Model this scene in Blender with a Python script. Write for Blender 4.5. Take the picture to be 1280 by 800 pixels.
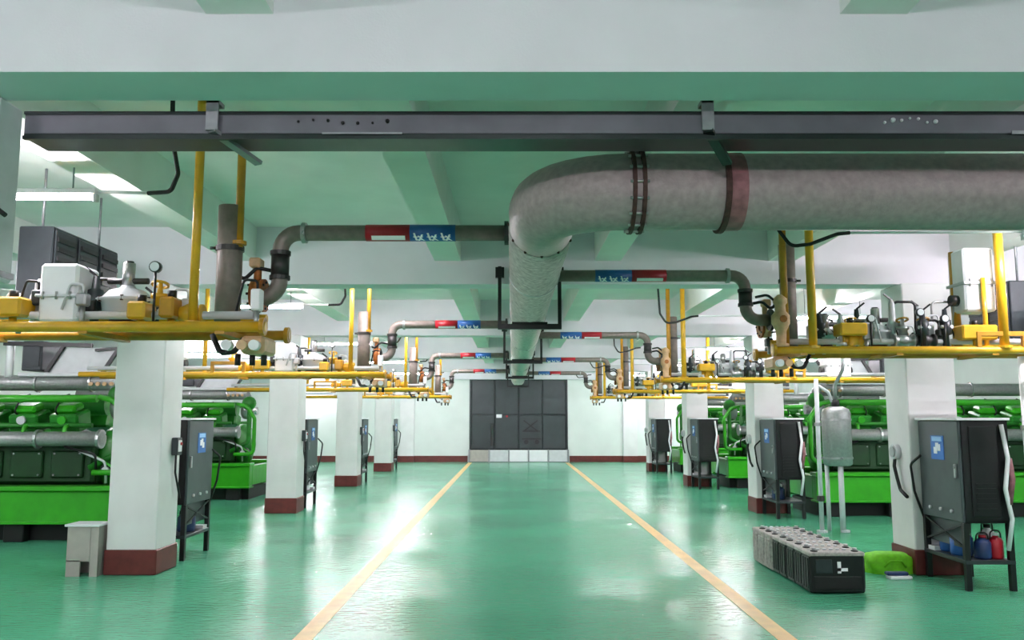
import bpy, math, random
from mathutils import Vector, Matrix
random.seed(7)
R = math.radians
for o in list(bpy.data.objects): bpy.data.objects.remove(o, do_unlink=True)
scene = bpy.context.scene
COL = scene.collection

# ---------------------------------------------------------------- camera, world, exposure
cam_d = bpy.data.cameras.new('camera'); cam = bpy.data.objects.new('camera', cam_d); COL.objects.link(cam)
cam_d.sensor_width = 36.0; cam_d.lens = 36.0 * 1050 / 1280
cam.location = (0, 0, 1.7); cam.rotation_euler = (R(90 + 6.68), 0, R(0.0))
cam_d.clip_start = 0.05; cam_d.clip_end = 200
scene.camera = cam
w = bpy.data.worlds.new('world'); scene.world = w; w.use_nodes = True
w.node_tree.nodes['Background'].inputs[0].default_value = (0.75, 0.8, 0.85, 1)
w.node_tree.nodes['Background'].inputs[1].default_value = 0.3
vs = scene.view_settings
vs.view_transform = 'Standard'; vs.look = 'None'; vs.gamma = 1; vs.use_curve_mapping = False
vs.exposure = 0.86
LAMP = 235.0

# ---------------------------------------------------------------- materials
def lin(c):
    return tuple(((v/255)/12.92 if v/255 <= .04045 else ((v/255+.055)/1.055)**2.4) for v in c)
def mat(name, rgb, rough=.5, metal=0., var=.08, scale=6., bump=0., bscale=40., spec=.5, coat=0., rvar=0.):
    m = bpy.data.materials.new(name); m.use_nodes = True
    nt = m.node_tree; n = nt.nodes; l = nt.links; b = n['Principled BSDF']
    c = lin(rgb)
    tc = n.new('ShaderNodeTexCoord')
    nz = n.new('ShaderNodeTexNoise'); nz.inputs['Scale'].default_value = scale; nz.inputs['Detail'].default_value = 5
    l.new(tc.outputs['Object'], nz.inputs['Vector'])
    rp = n.new('ShaderNodeValToRGB'); l.new(nz.outputs['Fac'], rp.inputs['Fac'])
    rp.color_ramp.elements[0].position = .3; rp.color_ramp.elements[1].position = .7
    rp.color_ramp.elements[0].color = (*[max(0, v*(1-var)) for v in c], 1)
    rp.color_ramp.elements[1].color = (*[min(1, v*(1+var)) for v in c], 1)
    l.new(rp.outputs['Color'], b.inputs['Base Color'])
    b.inputs['Roughness'].default_value = rough; b.inputs['Metallic'].default_value = metal
    b.inputs['Specular IOR Level'].default_value = spec; b.inputs['Coat Weight'].default_value = coat
    if rvar:
        mr = n.new('ShaderNodeMapRange'); mr.inputs['To Min'].default_value = max(.02, rough-rvar); mr.inputs['To Max'].default_value = rough+rvar
        l.new(nz.outputs['Fac'], mr.inputs['Value']); l.new(mr.outputs['Result'], b.inputs['Roughness'])
    if bump:
        n2 = n.new('ShaderNodeTexNoise'); n2.inputs['Scale'].default_value = bscale; n2.inputs['Detail'].default_value = 3
        l.new(tc.outputs['Object'], n2.inputs['Vector'])
        bp = n.new('ShaderNodeBump'); bp.inputs['Strength'].default_value = bump; bp.inputs['Distance'].default_value = .01
        l.new(n2.outputs['Fac'], bp.inputs['Height']); l.new(bp.outputs['Normal'], b.inputs['Normal'])
    return m
def emit(name, rgb, s):
    m = bpy.data.materials.new(name); m.use_nodes = True
    nt = m.node_tree; b = nt.nodes['Principled BSDF']
    b.inputs['Base Color'].default_value = (.8, .8, .8, 1) if s > 1 else (.02, .08, .2, 1)
    b.inputs['Emission Color'].default_value = (*rgb, 1); b.inputs['Emission Strength'].default_value = s
    return m
def floor_mat():
    m = bpy.data.materials.new('green_epoxy'); m.use_nodes = True
    nt = m.node_tree; n = nt.nodes; l = nt.links; b = n['Principled BSDF']
    tc = n.new('ShaderNodeTexCoord')
    nz = n.new('ShaderNodeTexNoise'); nz.inputs['Scale'].default_value = .6; nz.inputs['Detail'].default_value = 4; nz.inputs['Roughness'].default_value = .5
    l.new(tc.outputs['Object'], nz.inputs['Vector'])
    rp = n.new('ShaderNodeValToRGB'); l.new(nz.outputs['Fac'], rp.inputs['Fac'])
    rp.color_ramp.elements[0].position = .3; rp.color_ramp.elements[1].position = .72
    rp.color_ramp.elements[0].color = (*lin((72, 158, 122)), 1)
    rp.color_ramp.elements[1].color = (*lin((90, 176, 140)), 1)
    # fine speckle and scuffs worn into the coating
    sp = n.new('ShaderNodeTexNoise'); sp.inputs['Scale'].default_value = 60; sp.inputs['Detail'].default_value = 3
    l.new(tc.outputs['Object'], sp.inputs['Vector'])
    sr = n.new('ShaderNodeValToRGB'); sr.color_ramp.elements[0].position = .62; sr.color_ramp.elements[1].position = .74
    sr.color_ramp.elements[0].color = (0, 0, 0, 1); sr.color_ramp.elements[1].color = (.3, .3, .3, 1)
    l.new(sp.outputs['Fac'], sr.inputs['Fac'])
    mx = n.new('ShaderNodeMix'); mx.data_type = 'RGBA'
    l.new(sr.outputs['Color'], mx.inputs['Factor']); l.new(rp.outputs['Color'], mx.inputs['A'])
    mx.inputs['B'].default_value = (*lin((170, 216, 196)), 1)
    l.new(mx.outputs['Result'], b.inputs['Base Color'])
    b.inputs['Specular IOR Level'].default_value = .36
    mr = n.new('ShaderNodeMapRange'); mr.inputs['To Min'].default_value = .12; mr.inputs['To Max'].default_value = .26
    l.new(nz.outputs['Fac'], mr.inputs['Value']); l.new(mr.outputs['Result'], b.inputs['Roughness'])
    mp = n.new('ShaderNodeMapping'); mp.inputs['Scale'].default_value = (5.0, 16, 1)
    l.new(tc.outputs['Object'], mp.inputs['Vector'])
    n2 = n.new('ShaderNodeTexNoise'); n2.inputs['Scale'].default_value = 1.6; n2.inputs['Detail'].default_value = 4
    l.new(mp.outputs['Vector'], n2.inputs['Vector'])
    bp = n.new('ShaderNodeBump'); bp.inputs['Strength'].default_value = .5; bp.inputs['Distance'].default_value = .014
    l.new(n2.outputs['Fac'], bp.inputs['Height']); l.new(bp.outputs['Normal'], b.inputs['Normal'])
    return m
M = dict(
    floor=floor_mat(),
    line=mat('line_paint', (222, 186, 118), .4, var=.12, scale=5),
    ceil=mat('ceiling_paint', (232, 234, 231), .75, var=.04, scale=2.5, bump=.08, bscale=90),
    beam=mat('beam_paint', (228, 224, 232), .7, var=.03, scale=3, bump=.08, bscale=90),
    wall=mat('wall_paint', (220, 226, 223), .7, var=.04, scale=1.5),
    column=mat('column_paint', (226, 225, 226), .55, var=.05, scale=2.5, bump=.05, bscale=60),
    maroon=mat('maroon_paint', (98, 36, 34), .45, var=.2, scale=9),
    duct=mat('duct_lagging', (160, 145, 146), .5, metal=.08, var=.16, scale=26, bump=.18, bscale=70, rvar=.1),
    rust=mat('rusty_flange', (74, 50, 46), .7, metal=.3, var=.35, scale=30),
    red_rust=mat('red_primer', (140, 92, 97), .6, var=.3, scale=18),
    tray=mat('tray_steel', (108, 107, 116), .42, metal=.2, var=.2, scale=3, rvar=.1),
    tray_dark=mat('tray_dark_steel', (44, 52, 52), .35, metal=.5, var=.2, scale=4),
    galv=mat('galvanised_steel', (150, 152, 156), .4, metal=.6, var=.12, scale=20),
    pipe_grey=mat('grey_pipe', (128, 117, 111), .45, metal=.15, var=.16, scale=16),
    pipe_dark=mat('dark_pipe', (62, 60, 60), .45, metal=.4, var=.2, scale=14),
    yellow=mat('yellow_enamel', (222, 170, 34), .35, var=.1, scale=9, coat=.2),
    ochre=mat('ochre_enamel', (186, 134, 30), .4, var=.18, scale=9),
    orange=mat('orange_brown', (164, 96, 44), .5, metal=.2, var=.3, scale=30),
    tan=mat('tan_casting', (214, 172, 132), .5, var=.15, scale=20),
    white=mat('white_enamel', (238, 238, 242), .35, var=.03, scale=5),
    pale=mat('pale_enamel', (206, 208, 212), .4, var=.06, scale=8),
    silver=mat('silver_metal', (176, 176, 178), .3, metal=.75, var=.1, scale=12, rvar=.08),
    alu=mat('foil_wrap', (158, 160, 160), .4, metal=.45, var=.12, scale=30, bump=.3, bscale=60),
    foil=mat('crumpled_foil', (192, 184, 182), .45, metal=.08, var=.34, scale=24, bump=.5, bscale=26, rvar=.15),
    black=mat('black_plastic', (14, 14, 17), .4, var=.2, scale=10),
    rubber=mat('black_rubber', (14, 14, 16), .6, var=.2, scale=10),
    charcoal=mat('charcoal_steel', (50, 56, 60), .4, metal=.25, var=.15, scale=8),
    cabinet=mat('cabinet_grey', (70, 80, 82), .38, metal=.2, var=.12, scale=5),
    gate=mat('gate_steel', (52, 60, 62), .45, metal=.25, var=.12, scale=3),
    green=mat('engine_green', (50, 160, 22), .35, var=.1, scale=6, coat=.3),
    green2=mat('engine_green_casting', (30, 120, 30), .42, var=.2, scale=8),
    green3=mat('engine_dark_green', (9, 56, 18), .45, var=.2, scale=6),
    lime=mat('lime_fabric', (122, 208, 30), .7, var=.15, scale=20, bump=.4, bscale=25),
    blue=mat('blue_paint', (34, 92, 160), .4, var=.1, scale=12),
    navy=mat('navy_plastic', (28, 50, 96), .4, var=.2, scale=12),
    sky=mat('pale_blue_print', (150, 196, 236), .4, var=.05, scale=12),
    red=mat('red_paint', (168, 22, 38), .4, var=.1, scale=12),
    maroon_d=mat('dark_maroon', (70, 36, 44), .5, var=.2, scale=12),
    print=mat('white_print', (245, 245, 248), .5, var=.02, scale=12),
    grey_box=mat('grey_board', (170, 164, 158), .6, var=.08, scale=8),
    dust=mat('dusty_grey', (170, 164, 160), .75, var=.3, scale=30),
    brown=mat('brown_dirt', (96, 74, 56), .7, var=.25, scale=12),
    glass=mat('gauge_face', (232, 236, 238), .15, var=.02, scale=4),
    lamp=emit('lamp_diffuser', (1.0, .928, .995), LAMP),
    screen=emit('screen_glow', (.03, .22, .75), .14),
)

# ---------------------------------------------------------------- mesh builder
class MB:
    def __init__(s): s.v = []; s.f = []; s.sm = []
    def add(s, vs, fs, smooth=False):
        b = len(s.v); s.v += [tuple(p) for p in vs]
        for f in fs: s.f.append([b+i for i in f]); s.sm.append(smooth)
        return s
    def box(s, lo, hi, bev=0., rot=None, piv=None):
        lo, hi = [min(a, b) for a, b in zip(lo, hi)], [max(a, b) for a, b in zip(lo, hi)]
        c = Vector([(a+b)/2 for a, b in zip(lo, hi)]); h = [(b-a)/2 for a, b in zip(lo, hi)]
        bev = min(bev, min(h)*.9)
        if bev <= 0:
            vs = [Vector((x*h[0], y*h[1], z*h[2])) for x in (-1, 1) for y in (-1, 1) for z in (-1, 1)]
            fs = [(0, 1, 3, 2), (4, 6, 7, 5), (0, 4, 5, 1), (2, 3, 7, 6), (0, 2, 6, 4), (1, 5, 7, 3)]
        else:
            idx = {}; vs = []
            for x in (-1, 1):
                for y in (-1, 1):
                    for z in (-1, 1):
                        for a in range(3):
                            p = [x*(h[0]-bev), y*(h[1]-bev), z*(h[2]-bev)]
                            sg = (x, y, z)[a]; p[a] = sg*h[a]
                            idx[(x, y, z, a)] = len(vs); vs.append(Vector(p))
            fs = []
            q = [(-1, -1), (1, -1), (1, 1), (-1, 1)]
            for a in range(3):
                for sg in (-1, 1):
                    f = []
                    for u, v in q:
                        k = [0, 0, 0]; k[a] = sg; k[(a+1) % 3] = u; k[(a+2) % 3] = v
                        f.append(idx[(*k, a)])
                    fs.append(f if sg > 0 else f[::-1])
            for a in range(3):
                b1, c1 = (a+1) % 3, (a+2) % 3
                for u in (-1, 1):
                    for v in (-1, 1):
                        def g(t, ax):
                            k = [0, 0, 0]; k[a] = t; k[b1] = u; k[c1] = v
                            return idx[(*k, ax)]
                        f = [g(-1, b1), g(1, b1), g(1, c1), g(-1, c1)]
                        fs.append(f if u*v < 0 else f[::-1])
            for x in (-1, 1):
                for y in (-1, 1):
                    for z in (-1, 1):
                        f = [idx[(x, y, z, 0)], idx[(x, y, z, 1)], idx[(x, y, z, 2)]]
                        fs.append(f if x*y*z > 0 else f[::-1])
        if rot is not None:
            pv = Vector(piv) if piv else c
            vs = [rot @ (v+c-pv) + pv for v in vs]
        else: vs = [v+c for v in vs]
        return s.add(vs, fs)
    def frame(s, d):
        d = d.normalized(); a = Vector((0, 0, 1)) if abs(d.z) < .9 else Vector((1, 0, 0))
        x = a.cross(d).normalized(); return x, d.cross(x)
    def lathe(s, p, d, prof, n=16, smooth=True):
        p = Vector(p); d = Vector(d).normalized(); x, y = s.frame(d)
        vs = []
        for t, r in prof:
            for k in range(n):
                a = 2*math.pi*k/n
                vs.append(p + d*t + (x*math.cos(a)+y*math.sin(a))*r)
        b = len(s.v); m = len(prof)
        s.v += [tuple(v) for v in vs]
        for i in range(m-1):
            for k in range(n):
                s.f.append([b+i*n+k, b+i*n+(k+1) % n, b+(i+1)*n+(k+1) % n, b+(i+1)*n+k]); s.sm.append(smooth)
        s.f.append([b+k for k in range(n)][::-1]); s.sm.append(False)
        s.f.append([b+(m-1)*n+k for k in range(n)]); s.sm.append(False)
        return s
    def cyl(s, p0, p1, r, n=12, r1=None):
        p0, p1 = Vector(p0), Vector(p1)
        return s.lathe(p0, p1-p0, [(0, r), ((p1-p0).length, r if r1 is None else r1)], n)
    def ring(s, p, d, r, R_, h, n=20):           # annulus centred on p
        p = Vector(p); d = Vector(d).normalized(); x, y = s.frame(d); vs = []
        for t, rr in ((-h/2, r), (-h/2, R_), (h/2, R_), (h/2, r)):
            for k in range(n):
                a = 2*math.pi*k/n; vs.append(p+d*t+(x*math.cos(a)+y*math.sin(a))*rr)
        fs = []
        for i in range(4):
            j = (i+1) % 4
            for k in range(n): fs.append([i*n+k, i*n+(k+1) % n, j*n+(k+1) % n, j*n+k])
        return s.add(vs, fs)
    def sphere(s, p, r, n=12, sz=1.):
        prof = [(-r*math.cos(math.pi*i/8)*sz, max(.002, r*math.sin(math.pi*i/8))) for i in range(9)]
        return s.lathe(p, (0, 0, 1), prof, n)
    def tube(s, pts, r, n=10, bend=0., closed_caps=True):
        pts = [Vector(p) for p in pts]
        if bend > 0:
            out = [pts[0]]
            for i in range(1, len(pts)-1):
                a, b, c = pts[i-1], pts[i], pts[i+1]
                d0, d1 = (a-b).normalized(), (c-b).normalized()
                ang = d0.angle(d1)
                if ang > 3.1: out.append(b); continue
                t = min(bend/math.tan(ang/2), (a-b).length*.49 if i > 1 else (a-b).length*.98, (c-b).length*.49 if i < len(pts)-2 else (c-b).length*.98)
                rr = t*math.tan(ang/2); cen = b+(d0+d1).normalized()*(rr/math.sin(ang/2))
                s0 = b+d0*t-cen; s1 = b+d1*t-cen; tot = s0.angle(s1); ax = s0.cross(s1).normalized()
                for k in range(8): out.append(cen+Matrix.Rotation(tot*k/7, 3, ax) @ s0)
            out.append(pts[-1]); pts = out
        d = (pts[1]-pts[0]).normalized(); x, y = s.frame(d)
        b = len(s.v)
        for i, p in enumerate(pts):
            if i == 0: t = pts[1]-pts[0]
            elif i == len(pts)-1: t = pts[-1]-pts[-2]
            else: t = (pts[i+1]-p).normalized()+(p-pts[i-1]).normalized()
            t = t.normalized()
            q = d.rotation_difference(t); x = q @ x; y = q @ y; d = t
            for k in range(n):
                a = 2*math.pi*k/n; s.v.append(tuple(p+(x*math.cos(a)+y*math.sin(a))*r))
        for i in range(len(pts)-1):
            for k in range(n):
                s.f.append([b+i*n+k, b+i*n+(k+1) % n, b+(i+1)*n+(k+1) % n, b+(i+1)*n+k]); s.sm.append(True)
        m = len(pts)
        s.f.append([b+k for k in range(n)][::-1]); s.sm.append(False)
        s.f.append([b+(m-1)*n+k for k in range(n)]); s.sm.append(False)
        return s
    def bar(s, p0, p1, a, b=None):               # rectangular bar between points
        p0, p1 = Vector(p0), Vector(p1); d = (p1-p0); x, y = s.frame(d); b = b or a
        vs = [p+x*u*a/2+y*v*b/2 for p in (p0, p1) for u, v in ((-1, -1), (1, -1), (1, 1), (-1, 1))]
        return s.add(vs, [(3, 2, 1, 0), (4, 5, 6, 7), (0, 1, 5, 4), (1, 2, 6, 5), (2, 3, 7, 6), (3, 0, 4, 7)])
    def prism(s, poly, y0, y1):                  # polygon in xz, extruded along y
        n = len(poly)
        vs = [(x, y0, z) for x, z in poly]+[(x, y1, z) for x, z in poly]
        return s.add(vs, [list(range(n)), list(range(2*n-1, n-1, -1))]+[[i, i+n, (i+1) % n+n, (i+1) % n] for i in range(n)])
    def build(s, name, m, parent=None, **props):
        me = bpy.data.meshes.new(name); me.from_pydata(s.v, [], s.f); me.update()
        me.polygons.foreach_set('use_smooth', s.sm)
        import bmesh
        bm = bmesh.new(); bm.from_mesh(me); bmesh.ops.recalc_face_normals(bm, faces=bm.faces); bm.to_mesh(me); bm.free()
        me.materials.append(M[m])
        o = bpy.data.objects.new(name, me); COL.objects.link(o)
        if parent: o.parent = parent
        for k, v in props.items(): o[k] = v
        return o
def tag(o, label, cat, group=None):
    o['label'] = label; o['category'] = cat
    if group: o['group'] = group
    return o
def empty(name, loc, label, cat, group=None):
    o = bpy.data.objects.new(name, None); COL.objects.link(o); o.location = loc; o.empty_display_size = .1
    return tag(o, label, cat, group)
def kids(o): return [c for c in bpy.data.objects if c.parent == o]
def copy_tree(o, parent=None, loc=None, label=None):
    ch = kids(o)
    c = o.copy(); COL.objects.link(c)
    if parent: c.parent = parent
    if loc: c.location = loc
    if label: c['label'] = label
    for k in ch: copy_tree(k, c)
    return c
def structure(o): o['kind'] = 'structure'; return o

# ---------------------------------------------------------------- the setting
XL, XR, YB, YF, ZS, ZB = -11.0, 11.5, -8.0, 33.4, 3.9, 3.23
LX, RX, CW = -3.90, 4.42, .55                    # inner faces of the columns
CY = [9.43+6*k for k in range(4)]
fl = structure(MB().box((XL-.2, YB-.2, -.2), (XR+.2, YF+.2, 0)).build('floor', 'floor'))
for x in (-1.62, 2.13):
    MB().box((x-.075, -6, .0005), (x+.075, 32.9, .003)).build('lane_line', 'line', fl, label='pale yellow painted lane line')
ce = structure(MB().box((XL-.2, YB-.2, ZS), (XR+.2, YF+.2, ZS+.2)).build('ceiling', 'ceil'))
BW = .34
by = [c+.1 for c in [3.48-6.0, 3.48]+CY]
for y in by:
    MB().box((XL, y, ZB), (XR, y+BW, ZS+.01)).build('beam', 'beam', ce)
for i, y in enumerate(by):
    y0 = (by[i-1]+BW) if i else YB
    xs = (-4.18, -1.22, 1.62, 4.70) if i <= 1 else (-5.6, -3.1, -.74, 1.1, 3.1, 5.2)
    for x in xs:
        MB().box((x-.15, y0, 3.5), (x+.15, y, ZS+.01)).build('rib', 'ceil', ce)
for x in (-5.6, -3.1, -.74, 1.1, 3.1, 5.2):
    MB().box((x-.15, by[-1]+BW, 3.5), (x+.15, YF, ZS+.01)).build('rib', 'ceil', ce)
GX0, GX1 = -1.62, 2.14
wb = MB().box((XL, YF, 0), (GX0, YF+.2, ZS)).box((GX1, YF, 0), (XR, YF+.2, ZS)).box((GX0, YF, 3.3), (GX1, YF+.2, ZS))
wb = structure(wb.build('wall_back', 'wall'))
for x in (LX-.5, RX-.05): MB().box((x, YF-.16, .22), (x+.55, YF+.01, ZB)).build('pilaster', 'column', wb)
MB().box((XL, YF-.2, ZB), (XR, YF+.01, ZS)).build('edge_beam', 'beam', wb)
structure(MB().box((XL-.2, YB, 0), (XL, YF, ZS)).build('wall_left', 'wall'))
structure(MB().box((XR, YB, 0), (XR+.2, YF, ZS)).build('wall_right', 'wall'))
structure(MB().box((XL, YB-.2, 0), (XR, YB, ZS)).build('wall_front', 'wall'))
b = MB().box((XL, YF-.03, 0), (GX0-.12, YF, .24)).box((GX1+.12, YF-.03, 0), (XR, YF, .24))
for x in (LX-.5, RX-.05): b.box((x-.01, YF-.19, 0), (x+.56, YF, .24))
structure(b.build('baseboard_back', 'maroon'))
# gate at the far end: frame, eight leaf panels, latch bar
door = structure(MB().box((GX0, YF+.08, .02), (GX1, YF+.14, 3.3)).build('door_1', 'gate'))
pw = (GX1-GX0)/4
for i in range(4):
    for z0, z1 in ((.5, 1.82), (1.86, 3.26)):
        MB().box((GX0+i*pw+.02, YF+.03, z0), (GX0+(i+1)*pw-.02, YF+.085, z1), .012).build('door_panel', 'gate', door)
b = MB()
for x in (GX0-.06, GX1): b.box((x, YF-.03, 0), (x+.06, YF+.1, 3.36))
b.box((GX0-.06, YF-.03, 3.3), (GX1+.06, YF+.1, 3.36)); b.build('door_frame', 'charcoal', door)
MB().box((GX0+.78, YF-.01, .62), (GX0+.9, YF+.035, 1.5), .01).build('latch_bar', 'black', door)
b = MB()
for p0, p1 in (((.2, 1.62), (.75, 1.2)), ((.75, 1.62), (.2, 1.2)), ((.15, 1.2), (.85, 1.2)), ((.12, .9), (.9, .9))):
    b.bar((GX0+2*pw+p0[0], YF+.015, p0[1]), (GX0+2*pw+p1[0], YF+.015, p1[1]), .05, .05)
for x in (.3, .72): b.cyl((GX0+2*pw+x, YF+.03, .78), (GX0+2*pw+x, YF-.02, .78), .09, 12)
b.build('lock_bracing', 'black', door)
MB().box((GX0+1.0, YF+.005, 1.72), (GX0+1.22, YF+.032, 1.86)).build('notice', 'print', door, label='small white notice on the gate')
MB().cyl((GX0+1.42, YF+.035, 1.78), (GX0+1.42, YF-.005, 1.78), .045, 12).build('warning_disc', 'red', door, label='small red disc on the gate')
fb = empty('flood_barrier', (.26, YF-.2, 0), 'low pale barrier of five boards across the foot of the dark gate', 'barrier')
bw = (GX1-GX0+.1)/5
for i, m in enumerate(('grey_box', 'pale', 'white', 'white', 'pale')):
    MB().box((-1.93+i*bw+.03, -.03, .02), (-1.93+(i+1)*bw-.03, .02, .47), .01).build('barrier_board', m, fb)
for i in range(6): MB().box((-1.93+i*bw-.03, -.05, 0), (-1.93+i*bw+.03, .05, .49), .005).build('barrier_post', 'galv', fb)

# columns
ORD = ['nearest', 'second', 'third', 'farthest']
def column(x, y, label):
    o = empty('column', (x, y, 0), label, 'column')
    MB().box((0, 0, .26), (CW, CW, ZB), .012).build('shaft', 'column', o)
    MB().box((-.014, -.014, 0), (CW+.014, CW+.014, .27), .01).build('plinth', 'maroon', o, label='dark red painted plinth')
    return o
for k, y in enumerate(CY):
    column(LX-CW, y, ORD[k]+' white square column with dark red plinth in the left row')
    column(RX, y, ORD[k]+' white square column with dark red plinth in the right row')

# ---------------------------------------------------------------- fluorescent lamps
def lamp(x0, x1, y, label, cable=None, feed=None, z=3.3, rod=.6):
    o = empty('fluorescent_lamp', ((x0+x1)/2, y, z), label, 'lamp', 'fluorescent lamps under the ceiling')
    h = (x1-x0)/2
    MB().box((-h, -.032, .0), (h, .032, .04), .006).build('housing', 'white', o)
    MB().cyl((-h+.03, 0, -.024), (h-.03, 0, -.024), .014, 8).build('tube', 'lamp', o)
    for s in (-1, 1):
        MB().box((s*h, -.022, -.055), (s*(h-.03), .022, .002), .004).build('end_cap', 'pale', o)
        MB().cyl((s*h*.7, 0, .03), (s*h*.7, 0, rod), .006, 6).build('hanging_rod', 'galv', o)
    if feed: MB().cyl((feed[0]-o.location.x, 0, .02), (feed[1]-o.location.x, 0, .01), .012, 8).build('feed_conduit', 'white', o)
    if cable: MB().tube([(p[0]-o.location.x, p[1]-y, p[2]-3.3) for p in cable], .016, 8, .08).build('power_cable', 'rubber', o)
    return o
for k in range(-1, 5):
    y = 5.9+6*k; w_ = {0: 'nearest', 1: 'second', 2: 'third', 3: 'fourth', 4: 'fifth', -1: 'frontmost'}[k]
    lamp(-4.2, -2.98, y, w_+' white fluorescent batten above the left side of the aisle',
         [(-2.62, y, 3.31), (-2.44, y-.04, 3.31), (-2.36, y-.12, 3.42), (-2.34, y-.3, 3.62), (-2.3, y-.42, 3.9)], (-2.98, -2.6))
    y = 7.2+6*k
    if y < 33: lamp(4.45, 5.7, y, w_+' white fluorescent batten above the right side of the aisle',
         [(2.95, y, 3.31), (2.84, y, 3.30), (2.62, y+.05, 3.22), (2.45, y+.05, 3.2), (2.36, y+.1, 3.36), (2.34, y+.15, 3.9)], (4.45, 2.93))
for k in range(4):  # unseen lamps added to brighten the aisle-facing column sides
    lamp(-2.6, -1.35, 11.2+6*k, ORD[k]+' added unseen batten left of the aisle duct, brightening the columns', z=3.82, rod=.08)
    lamp(1.5, 2.75, 11.2+6*k, ORD[k]+' added unseen batten right of the aisle duct, brightening the columns', z=3.82, rod=.08)
lamp(-.62, .62, -.6, 'added unseen batten just behind the viewpoint, brightening the nearest beam')  # this lamp and the next are put in to light the nearest beam
lamp(-.62, .62, -4.6, 'added unseen batten well behind the viewpoint, brightening the nearest beam')
for k in range(-1, 5):  # lamps added to give the side bays their bright whites
    y = 8.4+6*k
    if y < 33:
        lamp(-8.6, -7.0, y+.4, ['frontmost', 'nearest', 'second', 'third', 'fourth', 'fifth'][k+1]+' added fluorescent batten brightening the left machine bays')
        lamp(7.0, 8.6, y+2.6 if y < 30 else y, ['frontmost', 'nearest', 'second', 'third', 'fourth', 'fifth'][k+1]+' added fluorescent batten brightening the right machine bays')

# ---------------------------------------------------------------- big lagged duct
DX, DY, DZ, DR = .2, 4.74, 3.0, .22
duct = empty('exhaust_duct', (DX, DY, DZ-DR), 'large grey lagged duct crossing from the right and bending down the aisle', 'duct')
def D(x, y, z): return (x-DX, y-DY, z-DZ+DR)
path = [D(9.5, DY, DZ), D(DX, DY, DZ), D(DX, 28.2, DZ)]
MB().tube(path[:2]+[D(DX, 5.6, DZ)], DR, 28, .46).build('duct_run', 'duct', duct)
MB().tube([D(DX, 5.58, DZ), D(DX, 28.2, DZ)], DR+.004, 28).build('foil_run', 'foil', duct, label='mottled foil wrapped run')
for y in [7.4+3*k for k in range(7)]:
    MB().ring(D(DX, y, DZ), (0, 1, 0), DR-.005, DR+.012, .04, 28).build('seam_band', 'silver', duct)
for x, rr in ((.68, .025), (.735, .025)):
    MB().ring(D(x, DY, DZ), (1, 0, 0), DR-.01, DR+rr, .022, 28).build('flange', 'rust', duct)
for k in range(16):
    a = 2*math.pi*k/16; c, s = math.cos(a), math.sin(a)
    MB().cyl(D(.655, DY+c*(DR+.012), DZ+s*(DR+.012)), D(.76, DY+c*(DR+.012), DZ+s*(DR+.012)), .009, 6).build('flange_bolt', 'silver', duct)
MB().ring(D(1.2, DY, DZ), (1, 0, 0), DR-.01, DR+.02, .03, 28).build('flange', 'rust', duct)
MB().ring(D(1.265, DY, DZ), (1, 0, 0), DR-.01, DR+.004, .09, 28).build('primer_band', 'red_rust', duct, label='reddish stained band')
for x in (3.6, 6.0): MB().ring(D(x, DY, DZ), (1, 0, 0), DR-.01, DR+.006, .03, 28).build('seam_band', 'duct', duct)
b = MB()
for k in range(12):
    a = 2*math.pi*k/12; b.sphere(D(DX+math.cos(a)*(DR+.002), 5.55, DZ+math.sin(a)*(DR+.002)), .011, 6)
b.build('rivets', 'rust', duct)
# trapeze hangers under the beams
for k, y in enumerate(CY):
    y = y+.02
    h = empty('duct_hanger', (DX, y, 2.7), ORD[k]+' black trapeze hanger carrying the aisle duct under a beam', 'hanger', 'trapeze hangers along the aisle duct')
    MB().box((-.36, -.03, 0), (.36, .03, .06)).build('cross_bar', 'black', h)
    for s in (-1, 1):
        MB().box((s*.34-.02, -.025, .05), (s*.34+.02, .025, .72)).build('drop_rod', 'black', h)
        MB().box((s*.34-.05, .02, .6), (s*.34+.05, .08, .72)).build('fixing_plate', 'black', h)
    MB().box((-.2, -.05, .055), (.2, .05, .08)).build('saddle', 'rubber', h)

# ---------------------------------------------------------------- cable tray across the hall
TY, TZ = 4.08, 3.10
tr = empty('cable_tray', (0, TY, TZ), 'long dark steel cable duct running across the whole hall under the first beam', 'cable tray')
MB().box((-2.45, 0, .02), (9.5, .012, .125)).build('front_plate', 'tray', tr)
MB().box((-2.45, 0, 0), (9.5, .22, .022)).build('bottom_plate', 'tray_dark', tr)
MB().box((-2.45, .205, .02), (9.5, .22, .125)).build('rear_plate', 'tray_dark', tr)
MB().box((-2.45, -.012, .118), (9.5, .02, .132)).build('lip', 'tray_dark', tr)
MB().box((-2.45, -.014, -.012), (9.5, .012, .006)).build('lip', 'tray_dark', tr)
for x in (-1.5, .98, 3.4, 6.2):
    hb = MB().box((x-.03, -.03, .03), (x+.03, -.014, .19)).box((x-.03, -.03, .17), (x+.03, .06, .19))
    hb.build('hanger_strap', 'galv', tr)
    MB().bar((x, -.02, .03), (x+.16, .24, -.06), .05, .02).build('hanger_strut', 'tray_dark' if x > 0 else 'galv', tr)
for x, w_ in ((-.85, .28), (2.0, .16)):  # black spots are dirt marks, pale ones are painted reflections
    b = MB()
    for i in range(7):
        b.sphere((x+w_*(i/6-.5)*1.6, -.004, .085+random.uniform(-.012, .014)), random.uniform(.006, .013), 6)
    b.build('dirt_glint_spots', 'pale' if x > 0 else 'black', tr)
MB().box((-.95, -.018, .012), (-.55, -.0125, .022)).build('painted_glint', 'galv', tr)  # light strips stand in for whitish reflections on the steel
MB().box((2.5, -.0185, .012), (3.6, -.0125, .03)).build('painted_glint', 'galv', tr)
hd = empty('drop_duct', (-2.70, 3.95, 2.35), 'grey vertical sheet metal duct hanging at the left edge of the view', 'duct')
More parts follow.
